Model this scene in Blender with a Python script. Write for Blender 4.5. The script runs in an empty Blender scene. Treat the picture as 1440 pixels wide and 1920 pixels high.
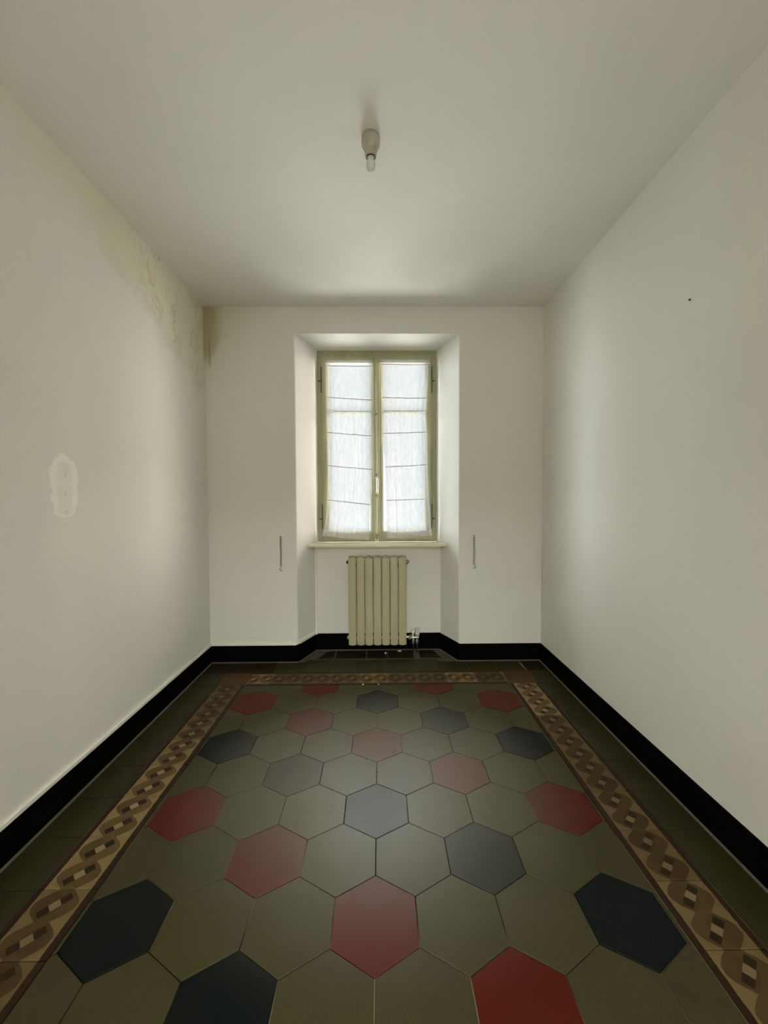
import bpy, bmesh, math, random
from mathutils import Vector, Matrix

random.seed(7)
sc = bpy.context.scene
col = sc.collection

# ------------------------------------------------------------------ camera
F_PX = 761.93
PITCH, YAW, ROLL = 0.034420, 0.010575, -0.004548
cp, sp, cy_, sy_ = math.cos(PITCH), math.sin(PITCH), math.cos(YAW), math.sin(YAW)
fw = Vector((sy_ * cp, cy_ * cp, -sp))
rt = Vector((cy_, -sy_, 0))
up = rt.cross(fw)
rt2 = rt * math.cos(ROLL) + up * math.sin(ROLL)
up2 = -rt * math.sin(ROLL) + up * math.cos(ROLL)
cam_d = bpy.data.cameras.new('camera')
cam = bpy.data.objects.new('camera', cam_d)
col.objects.link(cam)
M = Matrix((rt2, up2, -fw)).transposed().to_4x4()
M.translation = Vector((0.0195, -1.158, 1.2473))
cam.matrix_world = M
cam_d.sensor_fit = 'HORIZONTAL'
cam_d.sensor_width = 36.0
cam_d.lens = F_PX / 1440 * 36.0
cam_d.clip_start = 0.02
sc.camera = cam

# ------------------------------------------------------------------ world / lights / exposure
w = bpy.data.worlds.new('daylight')
sc.world = w
w.use_nodes = True
bg = w.node_tree.nodes['Background']
bg.inputs['Color'].default_value = (0.80, 0.915, 1.0, 1)
bg.inputs['Strength'].default_value = 0.70


def area(name, loc, target, sx, sy, power, color, portal=False):
    d = bpy.data.lights.new(name, 'AREA')
    d.shape = 'RECTANGLE'
    d.size, d.size_y = sx, sy
    d.energy = power
    d.color = color
    if portal:
        d.cycles.is_portal = True
    o = bpy.data.objects.new(name, d)
    o.location = loc
    o.rotation_euler = (Vector(target) - Vector(loc)).to_track_quat('-Z', 'Y').to_euler()
    col.objects.link(o)
    return o


area('window_portal', (0, 2.241, 1.67), (0, 0, 1.67), 0.97, 1.56, 1, (1, 1, 1), True)
# light of the open street falling on the window: sky from the left, sunlit house from the right, bright pavement below
area('sky_light_left', (-3.35, 3.65, 2.0), (0, 2.3, 1.65), 4.0, 2.6, 1180, (0.88, 0.96, 1.0))
area('sunlit_house_light_right', (3.35, 3.65, 2.0), (0, 2.3, 1.65), 4.0, 2.6, 1180, (1.0, 0.88, 0.77))
area('pavement_light_below', (0, 6.1, -1.75), (0, 2.3, 1.75), 4.2, 2.2, 930, (1.0, 0.985, 0.95))
# unseen fill light added behind the camera to brighten the room
area('rear_fill_light', (0, -3.4, 2.5), (0, -3.0, 0), 1.2, 1.0, 165, (1.0, 0.98, 0.92))

vs = sc.view_settings
vs.view_transform = 'Standard'
vs.look = 'None'
vs.gamma = 1
vs.use_curve_mapping = False
vs.exposure = 0.45
try:
    sc.cycles.max_bounces = 14
    sc.cycles.diffuse_bounces = 10
    sc.cycles.transparent_max_bounces = 12
    sc.cycles.sample_clamp_indirect = 6
    sc.cycles.use_denoising = True
    sc.cycles.caustics_reflective = False
except Exception:
    pass


# ------------------------------------------------------------------ helpers
class X:
    """a socket or number with arithmetic that writes Math nodes"""
    nt = None

    def __init__(s, v):
        s.v = v

    @staticmethod
    def op(kind, *a):
        n = X.nt.nodes.new('ShaderNodeMath')
        n.operation = kind
        for i, q in enumerate(a):
            q = q.v if isinstance(q, X) else q
            if isinstance(q, (int, float)):
                n.inputs[i].default_value = q
            else:
                X.nt.links.new(q, n.inputs[i])
        return X(n.outputs[0])

    def __add__(s, o): return X.op('ADD', s, o)
    __radd__ = __add__
    def __sub__(s, o): return X.op('SUBTRACT', s, o)
    def __rsub__(s, o): return X.op('SUBTRACT', o, s)
    def __mul__(s, o): return X.op('MULTIPLY', s, o)
    __rmul__ = __mul__
    def __truediv__(s, o): return X.op('DIVIDE', s, o)
    def __neg__(s): return X.op('MULTIPLY', s, -1.0)
    def lt(s, o): return X.op('LESS_THAN', s, o)
    def gt(s, o): return X.op('GREATER_THAN', s, o)
    def abs(s): return X.op('ABSOLUTE', s)
    def sin(s): return X.op('SINE', s)
    def cos(s): return X.op('COSINE', s)
    def max(s, o): return X.op('MAXIMUM', s, o)
    def min(s, o): return X.op('MINIMUM', s, o)
    def frac(s): return X.op('FRACT', s)
    def sqrt(s): return X.op('SQRT', s)
    def pow(s, o): return X.op('POWER', s, o)

    def step(s, a, b):
        n = X.nt.nodes.new('ShaderNodeMapRange')
        n.interpolation_type = 'SMOOTHSTEP'
        X.nt.links.new(s.v, n.inputs['Value'])
        n.inputs['From Min'].default_value = min(a, b)
        n.inputs['From Max'].default_value = max(a, b)
        if a > b:
            n.inputs['To Min'].default_value, n.inputs['To Max'].default_value = 1, 0
        return X(n.outputs['Result'])


class Mat:
    def __init__(s, name, base=(0.8, 0.8, 0.8), rough=0.6, metal=0.0, spec=0.5):
        s.m = bpy.data.materials.new(name)
        s.m.use_nodes = True
        s.nt = s.m.node_tree
        X.nt = s.nt
        s.b = s.nt.nodes['Principled BSDF']
        s.b.inputs['Base Color'].default_value = (*base, 1)
        s.b.inputs['Roughness'].default_value = rough
        s.b.inputs['Metallic'].default_value = metal
        s.b.inputs['Specular IOR Level'].default_value = spec
        s.colr = base

    def coords(s, kind='Object'):
        n = s.nt.nodes.new('ShaderNodeTexCoord')
        s.co = n.outputs[kind]
        sep = s.nt.nodes.new('ShaderNodeSeparateXYZ')
        s.nt.links.new(s.co, sep.inputs[0])
        return X(sep.outputs[0]), X(sep.outputs[1]), X(sep.outputs[2])

    def noise(s, scale, detail=3, rough=0.5, dist=0.0, stretch=None, rnd=False):
        n = s.nt.nodes.new('ShaderNodeTexNoise')
        n.inputs['Scale'].default_value = scale
        n.inputs['Detail'].default_value = detail
        n.inputs['Roughness'].default_value = rough
        n.inputs['Distortion'].default_value = dist
        src = s.co
        if stretch:
            mp = s.nt.nodes.new('ShaderNodeMapping')
            mp.inputs['Scale'].default_value = stretch
            s.nt.links.new(src, mp.inputs[0])
            src = mp.outputs[0]
        if rnd:
            oi = s.nt.nodes.new('ShaderNodeObjectInfo')
            ad = s.nt.nodes.new('ShaderNodeVectorMath')
            ad.operation = 'MULTIPLY_ADD'
            s.nt.links.new(oi.outputs['Random'], ad.inputs[0])
            ad.inputs[1].default_value = (37, 53, 11)
            s.nt.links.new(src, ad.inputs[2])
            src = ad.outputs[0]
        s.nt.links.new(src, n.inputs['Vector'])
        return X(n.outputs[0])

    def rnd(s):
        return X(s.nt.nodes.new('ShaderNodeObjectInfo').outputs['Random'])

    def mix(s, fac, a, b):
        n = s.nt.nodes.new('ShaderNodeMix')
        n.data_type = 'RGBA'
        fac = fac.v if isinstance(fac, X) else fac
        if isinstance(fac, (int, float)):
            n.inputs[0].default_value = fac
        else:
            s.nt.links.new(fac, n.inputs[0])
        for q, i in ((a, 6), (b, 7)):
            if isinstance(q, tuple):
                n.inputs[i].default_value = (*q, 1)
            else:
                s.nt.links.new(q, n.inputs[i])
        return n.outputs[2]

    def set(s, what, v):
        v = v.v if isinstance(v, X) else v
        s.nt.links.new(v, s.b.inputs[what])

    def bump(s, h, strength=0.3, dist=0.002):
        n = s.nt.nodes.new('ShaderNodeBump')
        n.inputs['Strength'].default_value = strength
        n.inputs['Distance'].default_value = dist
        s.nt.links.new(h.v, n.inputs['Height'])
        s.nt.links.new(n.outputs[0], s.b.inputs['Normal'])


def obj(name, verts, faces, mat, parent=None, smooth=False, loc=None):
    me = bpy.data.meshes.new(name)
    me.from_pydata([tuple(v) for v in verts], [], faces)
    bm = bmesh.new()
    bm.from_mesh(me)
    bmesh.ops.recalc_face_normals(bm, faces=bm.faces)
    bm.to_mesh(me)
    bm.free()
    if smooth:
        for p in me.polygons:
            p.use_smooth = True
        me.set_sharp_from_angle(angle=math.radians(40))
    mats = mat if isinstance(mat, (list, tuple)) else [mat]
    for q in mats:
        me.materials.append(q.m if isinstance(q, Mat) else q)
    o = bpy.data.objects.new(name, me)
    col.objects.link(o)
    if parent is not None:
        o.parent = parent
        o.matrix_parent_inverse = parent.matrix_basis.inverted()
    if loc:
        o.location = loc
    return o


class MB:
    """collects shapes of one mesh"""
    def __init__(s):
        s.v, s.f = [], []

    def add(s, vs_, fs):
        n = len(s.v)
        s.v += [tuple(q) for q in vs_]
        s.f += [tuple(i + n for i in f) for f in fs]
        return s

    def box(s, x0, x1, y0, y1, z0, z1, bev=0.0):
        if bev <= 0:
            return s.add([(x, y, z) for z in (z0, z1) for y in (y0, y1) for x in (x0, x1)],
                         [(0, 2, 3, 1), (4, 5, 7, 6), (0, 1, 5, 4), (2, 6, 7, 3), (0, 4, 6, 2), (1, 3, 7, 5)])
        bm = bmesh.new()
        bmesh.ops.create_cube(bm, size=1)
        for q in bm.verts:
            q.co = Vector(((x0 + x1) / 2 + q.co.x * (x1 - x0), (y0 + y1) / 2 + q.co.y * (y1 - y0), (z0 + z1) / 2 + q.co.z * (z1 - z0)))
        bmesh.ops.bevel(bm, geom=bm.edges[:] + bm.verts[:], offset=bev, segments=2, affect='EDGES', profile=0.5)
        bm.verts.index_update()
        s.add([q.co[:] for q in bm.verts], [[q.index for q in f.verts] for f in bm.faces])
        bm.free()
        return s

    def prism(s, poly, z0, z1):
        n = len(poly)
        vs_ = [(x, y, z0) for x, y in poly] + [(x, y, z1) for x, y in poly]
        return s.add(vs_, [tuple(range(n))[::-1], tuple(range(n, 2 * n))] + [(i, (i + 1) % n, n + (i + 1) % n, n + i) for i in range(n)])

    def tube(s, pts, r, n=10, cap=True):
        pts = [Vector(p) for p in pts]
        rr = r if isinstance(r, (list, tuple)) else [r] * len(pts)
        vs_, fs = [], []
        d0 = (pts[1] - pts[0]).normalized()
        a = d0.orthogonal().normalized()
        for i, p in enumerate(pts):
            if i == 0: d = d0
            elif i == len(pts) - 1: d = (pts[i] - pts[i - 1]).normalized()
            else: d = ((pts[i + 1] - pts[i]).normalized() + (pts[i] - pts[i - 1]).normalized()).normalized()
            a = (a - d * a.dot(d)).normalized()
            b = d.cross(a)
            for k in range(n):
                t = 2 * math.pi * k / n
                vs_.append(p + (a * math.cos(t) + b * math.sin(t)) * rr[i])
        for i in range(len(pts) - 1):
            for k in range(n):
                fs.append((i * n + k, i * n + (k + 1) % n, (i + 1) * n + (k + 1) % n, (i + 1) * n + k))
        if cap:
            fs.append(tuple(range(n))[::-1])
            fs.append(tuple((len(pts) - 1) * n + k for k in range(n)))
        return s.add(vs_, fs)

    def lathe(s, c, prof, n=28):
        """prof: (radius, z) from one end to the other, about the vertical through c"""
        vs_, fs = [], []
        for r, z in prof:
            for k in range(n):
                t = 2 * math.pi * k / n
                vs_.append((c[0] + r * math.cos(t), c[1] + r * math.sin(t), z))
        for i in range(len(prof) - 1):
            for k in range(n):
                fs.append((i * n + k, i * n + (k + 1) % n, (i + 1) * n + (k + 1) % n, (i + 1) * n + k))
        fs.append(tuple(range(n)))
        fs.append(tuple((len(prof) - 1) * n + k for k in range(n)))
        return s.add(vs_, fs)

    def torus(s, c, R, r, ax1, ax2, n=14, m=6, t0=0.0, t1=2 * math.pi, squash=1.0):
        c, a, b = Vector(c), Vector(ax1).normalized(), Vector(ax2).normalized()
        nn = a.cross(b)
        full = abs(t1 - t0 - 2 * math.pi) < 1e-6
        vs_, fs = [], []
        cnt = n if full else n + 1
        for i in range(cnt):
            t = t0 + (t1 - t0) * i / n
            d = a * math.cos(t) * squash + b * math.sin(t)
            dn = d.normalized()
            for k in range(m):
                q = 2 * math.pi * k / m
                vs_.append(c + d * R + (dn * math.cos(q) + nn * math.sin(q)) * r)
        for i in range(n if full else n):
            j = (i + 1) % cnt
            for k in range(m):
                fs.append((i * m + k, i * m + (k + 1) % m, j * m + (k + 1) % m, j * m + k))
        return s.add(vs_, fs)

    def build(s, name, mat, parent=None, smooth=False):
        return obj(name, s.v, s.f, mat, parent, smooth)


def empty(name, loc=(0, 0, 0), parent=None):
    o = bpy.data.objects.new(name, None)
    o.empty_display_size = 0.1
    o.location = loc
    col.objects.link(o)
    if parent is not None:
        o.parent = parent
    return o


def tag(o, label, cat, group=None):
    o['label'] = label
    o['category'] = cat
    if group:
        o['group'] = group
    return o


def structure(o, label=None, cat=None):
    o['kind'] = 'structure'
    if label: o['label'] = label
    if cat: o['category'] = cat
    return o


# ------------------------------------------------------------------ materials
def plaster(name, base, fn=None, bump=0.25):
    m = Mat(name, base, 0.75, spec=0.2)
    x, y, z = m.coords()
    big = m.noise(1.3, 4, 0.55)
    c = m.mix(big.step(0.35, 0.7), tuple(q * 0.96 for q in base), base)
    h = m.noise(90, 4, 0.6) * 0.5 + m.noise(9, 3) * 1.4
    if fn:
        c, h = fn(m, x, y, z, c, h)
    m.set('Base Color', c)
    m.bump(h, bump, 0.0025)
    return m


WALL = (0.80, 0.793, 0.745)


def left_wall_fn(m, x, y, z, c, h):
    # damp, yellowed paint under the ceiling; deepest in the corner by the window wall
    n1 = m.noise(3.2, 5, 0.6)
    n2 = m.noise(11, 4, 0.6, stretch=(1, 1, 0.5))
    depth = (y - 0.1).step(0.0, 1.9) * 0.48 + 0.10
    d = (2.67 - z) + (n1 - 0.5) * 0.45 + (n2 - 0.5) * 0.16
    mask = (d - depth).step(0.06, -0.10) * (y.step(-0.25, 0.45))
    c = m.mix(mask * 0.6, c, (0.74, 0.72, 0.53))
    edge = (1.0 - ((d - depth).abs() * 14.0).min(1.0)) * y.step(0.5, 1.0)
    c = m.mix(edge * 0.14, c, (0.55, 0.42, 0.28))
    # flaking paint: curled rims
    fl = m.noise(13, 4, 0.7, 0.6, stretch=(1, 1.0, 0.55))
    rim = (1.0 - ((fl - 0.55).abs() * 26.0).min(1.0)) * mask * y.step(0.95, 1.3)
    chip = m.noise(6, 3, 0.6)
    rim = rim * chip.step(0.45, 0.55)
    c = m.mix(rim * 0.7, c, (0.52, 0.46, 0.33))
    patch = fl.step(0.54, 0.60) * mask * y.step(0.9, 1.3)
    h = h + patch * 9.0 + rim * 6.0 + mask * n2 * 5.0
    # brown drip in the corner
    bd = (1.0 - (y - 1.84).step(0.0, 0.06) * 0 ) * (y - 1.86).step(0.0, 0.05) * (z - 2.22 + (n2 - 0.5) * 0.3).step(0.0, 0.12)
    c = m.mix(bd * 0.6, c, (0.40, 0.31, 0.17))
    # filler smeared over an old switch box: pale uneven ring and two pale runs
    wob = (m.noise(26, 4, 0.6) - 0.5) * 0.05 + (m.noise(9, 2) - 0.5) * 0.05
    py = y - 0.527
    cap = ((py * py * 0.9) + (z - 1.36).max(0.0).pow(2.0) + (1.20 - z).max(0.0).pow(2.0) * 4.0).sqrt() + wob
    body = cap.step(0.07, 0.06)
    rimp = body * cap.step(0.030, 0.045)
    c = m.mix(body * 0.35 + rimp * 0.65, c, (0.90, 0.89, 0.84))
    mid = (1.0 - ((z - 1.315).abs() * 60.0).min(1.0)) * body
    c = m.mix(mid * 0.5, c, (0.90, 0.89, 0.84))
    for (yy, zz, r) in ((0.53, 1.352, 0.007), (0.533, 1.19, 0.008), (0.528, 1.27, 0.006)):
        k = ((y - yy) * (y - yy) * 3.0 + (z - zz) * (z - zz) * 0.8).sqrt()
        dot = (1.0 - ((k - r).abs() * 260.0).min(1.0))
        c = m.mix(dot * 0.5, c, (0.42, 0.40, 0.34))
    h = h + body * 2.5 + rimp * 3.0
    return c, h


def back_wall_fn(m, x, y, z, c, h):
    n1 = m.noise(7, 5, 0.65, 0.4)
    dx = (x + 1.272) + (n1 - 0.5) * 0.16
    low = (2.42 - z).max(0.0) * 0.45
    mask = (dx + low).step(0.15, 0.03) * (z + (n1 - 0.5) * 0.25).step(2.15, 2.34) * (y - 1.85).step(0.0, 0.05)
    c = m.mix(mask * 0.8, c, (0.38, 0.30, 0.16))
    drip = (1.0 - ((x + 1.238 + (m.noise(16, 2) - 0.5) * 0.02).abs() * 90.0).min(1.0)) * z.step(2.20, 2.27) * z.step(2.5, 2.36)
    c = m.mix(drip * 0.8, c, (0.28, 0.18, 0.09))
    wide = (dx + (2.67 - z) * 0.8).step(0.6, 0.12) * (y - 1.85).step(0.0, 0.05)
    c = m.mix(wide * 0.38, c, (0.52, 0.47, 0.30))
    return c, h


def right_wall_fn(m, x, y, z, c, h):
    n1 = m.noise(2.2, 4, 0.6)
    low = z.step(1.3, 0.2) * n1.step(0.4, 0.7)
    c = m.mix(low * 0.2, c, (0.66, 0.60, 0.47))
    sc_ = (1.0 - ((y - 1.90).abs() * 30).min(1.0)) * (z - 0.62 + (n1 - 0.5)).abs().step(0.35, 0.1)
    c = m.mix(sc_ * 0.2, c, (0.5, 0.43, 0.3))
    return c, h


m_left = plaster('damp stained plaster', WALL, left_wall_fn)
m_back = plaster('window wall plaster', WALL, back_wall_fn)
m_right = plaster('right wall plaster', WALL, right_wall_fn)
m_rear = plaster('rear wall plaster', WALL)
m_ceil = plaster('ceiling plaster', (0.80, 0.795, 0.755), bump=0.12)

m_base = Mat('black glazed baseboard', (0.0015, 0.0015, 0.0015), 0.7, spec=0.03)
m_fillet = Mat('grey cement joint', (0.10, 0.095, 0.07), 0.9, spec=0.1)
m_grout = Mat('dark floor joints', (0.02, 0.016, 0.01), 0.9, spec=0.1)
m_grout.coords()
m_grout.set('Base Color', m_grout.mix(m_grout.noise(1.7, 3).step(0.46, 0.56), (0.014, 0.010, 0.006), (0.20, 0.165, 0.10)))
m_cem = Mat('rough pale cement', (0.16, 0.15, 0.12), 0.95, spec=0.1)
m_cem.coords()
m_cem.set('Base Color', m_cem.mix(m_cem.noise(30, 4), (0.05, 0.045, 0.033), (0.12, 0.11, 0.09)))


def reflection_boost(m, wear, rough):
    """the walked-on middle of the room is worn to a polish, the rim of the floor stays dull"""
    g = m.nt.nodes.new('ShaderNodeNewGeometry')
    sp = m.nt.nodes.new('ShaderNodeSeparateXYZ')
    m.nt.links.new(g.outputs['Position'], sp.inputs[0])
    px, py = X(sp.outputs[0]), X(sp.outputs[1])
    r = ((px * px) * 1.1 + (py - 0.60) * (py - 0.60) * 1.15).sqrt()
    p = r.step(0.95, 0.22)
    m.b.inputs['IOR'].default_value = 2.15
    m.set('Specular IOR Level', p * (wear.step(0.25, 0.6) * 0.10 + 0.85) + 0.045)
    m.set('Roughness', wear.step(0.25, 0.8) * 0.10 + (1.0 - p) * 0.14 + (rough - 0.075))


def cement_tile(name, a, b, rough=0.34, spec=0.5, amp=0.35):
    m = Mat(name, a, rough, spec=spec)
    m.coords()
    n = m.noise(5, 5, 0.65, 0.5, rnd=True)
    c = m.mix(n.step(0.3, 0.7), a, b)
    c = m.mix(m.noise(160, 2, 0.5, rnd=True).step(0.35, 0.75) * amp, c, tuple(q * 0.6 for q in a))
    c = m.mix(m.rnd() * 0.5, c, tuple(q * 0.78 for q in a))
    c = m.mix(m.noise(0.9, 2, rnd=True).step(0.45, 0.65) * 0.35, c, (a[0] * 0.86, a[1] * 1.0, a[2] * 0.7))
    m.set('Base Color', c)
    wear = m.noise(6, 4, 0.6, 0.2, rnd=True)
    reflection_boost(m, wear, rough)
    m.bump(m.noise(45, 4, 0.6, rnd=True) + m.noise(6, 2, rnd=True) * 2.0, 0.10, 0.002)
    return m


SP = 0.42
t_olive = cement_tile('olive cement tile', (0.053, 0.045, 0.018), (0.042, 0.037, 0.015), spec=SP)
t_red = cement_tile('red cement tile', (0.076, 0.0070, 0.0022), (0.062, 0.0072, 0.0026), spec=SP)
t_dark = cement_tile('slate blue cement tile', (0.0016, 0.0045, 0.0034), (0.0028, 0.0052, 0.0034), spec=SP)
t_edge = cement_tile('dark olive edge tile', (0.034, 0.030, 0.012), (0.024, 0.020, 0.008), spec=SP)
t_corner = cement_tile('brown corner tile', (0.07, 0.034, 0.010), (0.055, 0.027, 0.009), spec=SP)
t_niche = cement_tile('dark brown niche tile', (0.022, 0.013, 0.006), (0.015, 0.011, 0.006), spec=0.4)


def border_material():
    """plaited ribbon printed along the tile: local x runs along the border, local y across it"""
    m = Mat('plaited border cement tile', (0.3, 0.2, 0.1), 0.36, spec=SP)
    x, y, z = m.coords()
    wob = (m.noise(60, 3, rnd=True) - 0.5) * 0.004
    u = x / 0.2 + 0.5               # 0..1 along
    v = y / 0.0965                  # -1..1 across
    vv = v + wob * 14.0
    th = u * (2 * math.pi)
    s1 = th.sin() * 0.47
    ribA = (vv - s1).abs().lt(0.235)
    ribB = (vv + s1).abs().lt(0.235)
    rib = ribA.max(ribB)
    inside = vv.abs().lt(s1.abs())
    # loop centre coordinates
    lx = ((u * 2.0).frac() - 0.5) * 0.1
    ly = y + wob
    a = (lx - ly) * 0.7071
    b = (lx + ly) * 0.7071
    inb = b.abs().lt(0.0135)
    cre = a.abs().lt(0.0145) * inb
    drk = (a.abs() - 0.0290).abs().lt(0.0145) * inb
    hi = X(m.nt.nodes.new('ShaderNodeObjectInfo').outputs['Alpha'])
    cream = m.mix(hi, (0.080, 0.050, 0.018), (0.215, 0.150, 0.062))
    tan = m.mix(hi, (0.038, 0.021, 0.006), (0.105, 0.068, 0.024))
    tan2 = m.mix(hi, (0.031, 0.016, 0.005), (0.090, 0.056, 0.020))
    dark = (0.020, 0.010, 0.004)
    c = m.mix(ribB, cream, tan2)
    c = m.mix(ribA, c, tan)
    c = m.mix(inside * (1.0 - rib), c, tan2)
    c = m.mix(drk, c, dark)
    c = m.mix(cre, c, m.mix(hi, (0.095, 0.062, 0.025), (0.25, 0.185, 0.095)))
    c = m.mix(vv.abs().gt(0.69), c, cream)
    c = m.mix(vv.abs().gt(0.775), c, (0.022, 0.010, 0.004))
    c = m.mix(vv.gt(0.965), c, (0.045, 0.037, 0.02))
    n = m.noise(9, 4, 0.6, rnd=True)
    c = m.mix(n.step(0.45, 0.8) * 0.35, c, (0.045, 0.028, 0.012))
    m.set('Base Color', c)
    reflection_boost(m, n, 0.36)
    m.bump(m.noise(45, 4, 0.6, rnd=True), 0.08, 0.002)
    return m


t_border = border_material()

m_paint = Mat('sage green oil paint', (0.30, 0.29, 0.185), 0.42, spec=0.4)
m_paint.coords()
m_paint.set('Base Color', m_paint.mix(m_paint.noise(14, 4, 0.6, stretch=(1, 1, 0.25)).step(0.4, 0.7), (0.37, 0.365, 0.235), (0.32, 0.315, 0.205)))
m_paint.bump(m_paint.noise(30, 3, stretch=(1, 1, 0.2)), 0.12, 0.002)
m_sill = Mat('cream painted sill', (0.80, 0.77, 0.62), 0.3, spec=0.4)
m_rad = Mat('cream enamel radiator', (0.41, 0.39, 0.245), 0.27, spec=0.5)
m_white = Mat('white plastic', (0.86, 0.84, 0.76), 0.45, spec=0.4)
m_metal = Mat('dull brass', (0.30, 0.25, 0.16), 0.45, metal=0.7)
m_dmetal = Mat('rusty dark iron', (0.07, 0.055, 0.04), 0.6, metal=0.4)
m_chrome = Mat('dull chrome', (0.55, 0.53, 0.47), 0.3, metal=0.85)
m_black = Mat('black plastic', (0.012, 0.012, 0.012), 0.5)
m_holder = Mat('aged white porcelain', (0.42, 0.40, 0.33), 0.25, spec=0.6)
m_ivory = Mat('light switch plastic', (0.5, 0.49, 0.43), 0.4)


def glass_material():
    m = bpy.data.materials.new('window glass')
    m.use_nodes = True
    nt = m.node_tree
    nt.nodes.clear()
    out = nt.nodes.new('ShaderNodeOutputMaterial')
    mx = nt.nodes.new('ShaderNodeMixShader')
    tr = nt.nodes.new('ShaderNodeBsdfTransparent')
    gl = nt.nodes.new('ShaderNodeBsdfGlossy')
    gl.inputs['Roughness'].default_value = 0.02
    mx.inputs[0].default_value = 0.05
    nt.links.new(tr.outputs[0], mx.inputs[1])
    nt.links.new(gl.outputs[0], mx.inputs[2])
    nt.links.new(mx.outputs[0], out.inputs[0])
    return m


def cloth_material(name, sheer, trans, diff, tint=(0.88, 0.94, 1.0)):
    m = bpy.data.materials.new(name)
    m.use_nodes = True
    nt = m.node_tree
    nt.nodes.clear()
    X.nt = nt
    out = nt.nodes.new('ShaderNodeOutputMaterial')
    co = nt.nodes.new('ShaderNodeTexCoord').outputs['Object']
    mp = nt.nodes.new('ShaderNodeMapping')
    mp.inputs['Scale'].default_value = (1, 1, 0.35)
    nt.links.new(co, mp.inputs[0])
    nz = nt.nodes.new('ShaderNodeTexNoise')
    nz.inputs['Scale'].default_value = 38
    nz.inputs['Detail'].default_value = 5
    nt.links.new(mp.outputs[0], nz.inputs['Vector'])
    f = X(nz.outputs[0]).step(0.25, 0.7)          # slub of the weave
    tr = nt.nodes.new('ShaderNodeBsdfTransparent')
    tl = nt.nodes.new('ShaderNodeBsdfTranslucent')
    df = nt.nodes.new('ShaderNodeBsdfDiffuse')
    tl.inputs[0].default_value = (*tint, 1)
    df.inputs[0].default_value = (0.88, 0.87, 0.84, 1)
    m1 = nt.nodes.new('ShaderNodeMixShader')
    tl.inputs[0].default_value = (*[q * trans / (1 - sheer) / 0.3 for q in tint], 1)
    m1.inputs[0].default_value = 0.7
    nt.links.new(tl.outputs[0], m1.inputs[1])
    nt.links.new(df.outputs[0], m1.inputs[2])
    m2 = nt.nodes.new('ShaderNodeMixShader')
    s = f * (0.38 * sheer) + sheer * 0.79
    lw = nt.nodes.new('ShaderNodeLayerWeight')      # the weave closes where the cloth slants away
    lw.inputs['Blend'].default_value = 0.5
    s = s * (1.0 - X(lw.outputs['Facing']) * 0.9)
    nt.links.new(s.v, m2.inputs[0])
    nt.links.new(m1.outputs[0], m2.inputs[1])
    nt.links.new(tr.outputs[0], m2.inputs[2])
    nt.links.new(m2.outputs[0], out.inputs[0])
    return m


g_glass = glass_material()
m_cloth = cloth_material('thin white cotton', 0.35, 0.043, 0.05)
m_hem = cloth_material('turned hem cotton', 0.12, 0.08, 0.3)
m_cloth2 = cloth_material('doubled cotton fold and bar shade', 0.06, 0.03, 0.3, (0.75, 0.72, 0.68))

# ------------------------------------------------------------------ room shell
XL, XR, YB, YR, H = -1.272, 1.250, 1.912, -2.0, 2.67
structure(MB().box(XL - 0.12, XL, YR - 0.12, YB, -0.05, H).build('wall_left', m_left),
          'off-white plaster wall with damp yellow stain and patched filler on the left')
structure(MB().box(XR, XR + 0.12, YR - 0.12, YB, -0.05, H).build('wall_right', m_right),
          'plain off-white plaster wall on the right')
structure(MB().box(XL - 0.12, XR + 0.12, YR - 0.12, 2.243, H, H + 0.1).build('ceiling', m_ceil),
          'white plaster ceiling around the bare bulb')

NL, NR = -0.610, 0.621          # niche mouth at the wall face
IL, IR = -0.489, 0.491          # niche at the window frame, y = 2.21
wb = MB()


def rounded(px, sgn, inner):
    """footprint of one side of the window wall, splayed into the niche"""
    r = 0.009
    pts = []
    d = Vector((inner - px, 2.21 - YB)).normalized()
    for k in range(5):
        t = k / 4
        p0 = Vector((px - r * (1 if sgn > 0 else -1), YB))
        p1 = Vector((px, YB))
        p2 = p1 + d * r
        q = p0 * (1 - t) ** 2 + p1 * 2 * t * (1 - t) + p2 * t * t
        pts.append((q.x, q.y))
    return pts


left_poly = [(XL - 0.12, YB)] + rounded(NL, 1, IL) + [(IL, 2.21), (IL, 2.243), (XL - 0.12, 2.243)]
right_poly = [(XR + 0.12, YB)] + rounded(NR, -1, IR) + [(IR, 2.21), (IR, 2.243), (XR + 0.12, 2.243)]
wb.prism(left_poly, -0.05, H)
wb.prism(right_poly[::-1], -0.05, H)
# lintel with its sloping soffit
wb.add([(NL, YB, 2.472), (NR, YB, 2.470), (NR, YB, H), (NL, YB, H),
        (NL, 2.21, 2.452), (NR, 2.21, 2.452), (NR, 2.243, 2.452), (NL, 2.243, 2.452), (NR, 2.243, H), (NL, 2.243, H)],
       [(0, 1, 2, 3), (0, 4, 5, 1), (4, 7, 6, 5), (7, 9, 8, 6), (9, 3, 2, 8), (0, 3, 9, 7, 4), (1, 5, 6, 8, 2)])
# the bevelled corners end at the lintel
wb.box(NL - 0.009, NL + 0.001, YB, YB + 0.02, 2.472, H).box(NR - 0.001, NR + 0.009, YB, YB + 0.02, 2.472, H)
# wall under the window
wb.prism([(-0.52, 2.152), (0.53, 2.152), (0.53, 2.243), (-0.52, 2.243)], -0.05, 0.858)
structure(wb.build('wall_back', m_back), 'off-white window wall with a deep splayed niche around the window')

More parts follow.
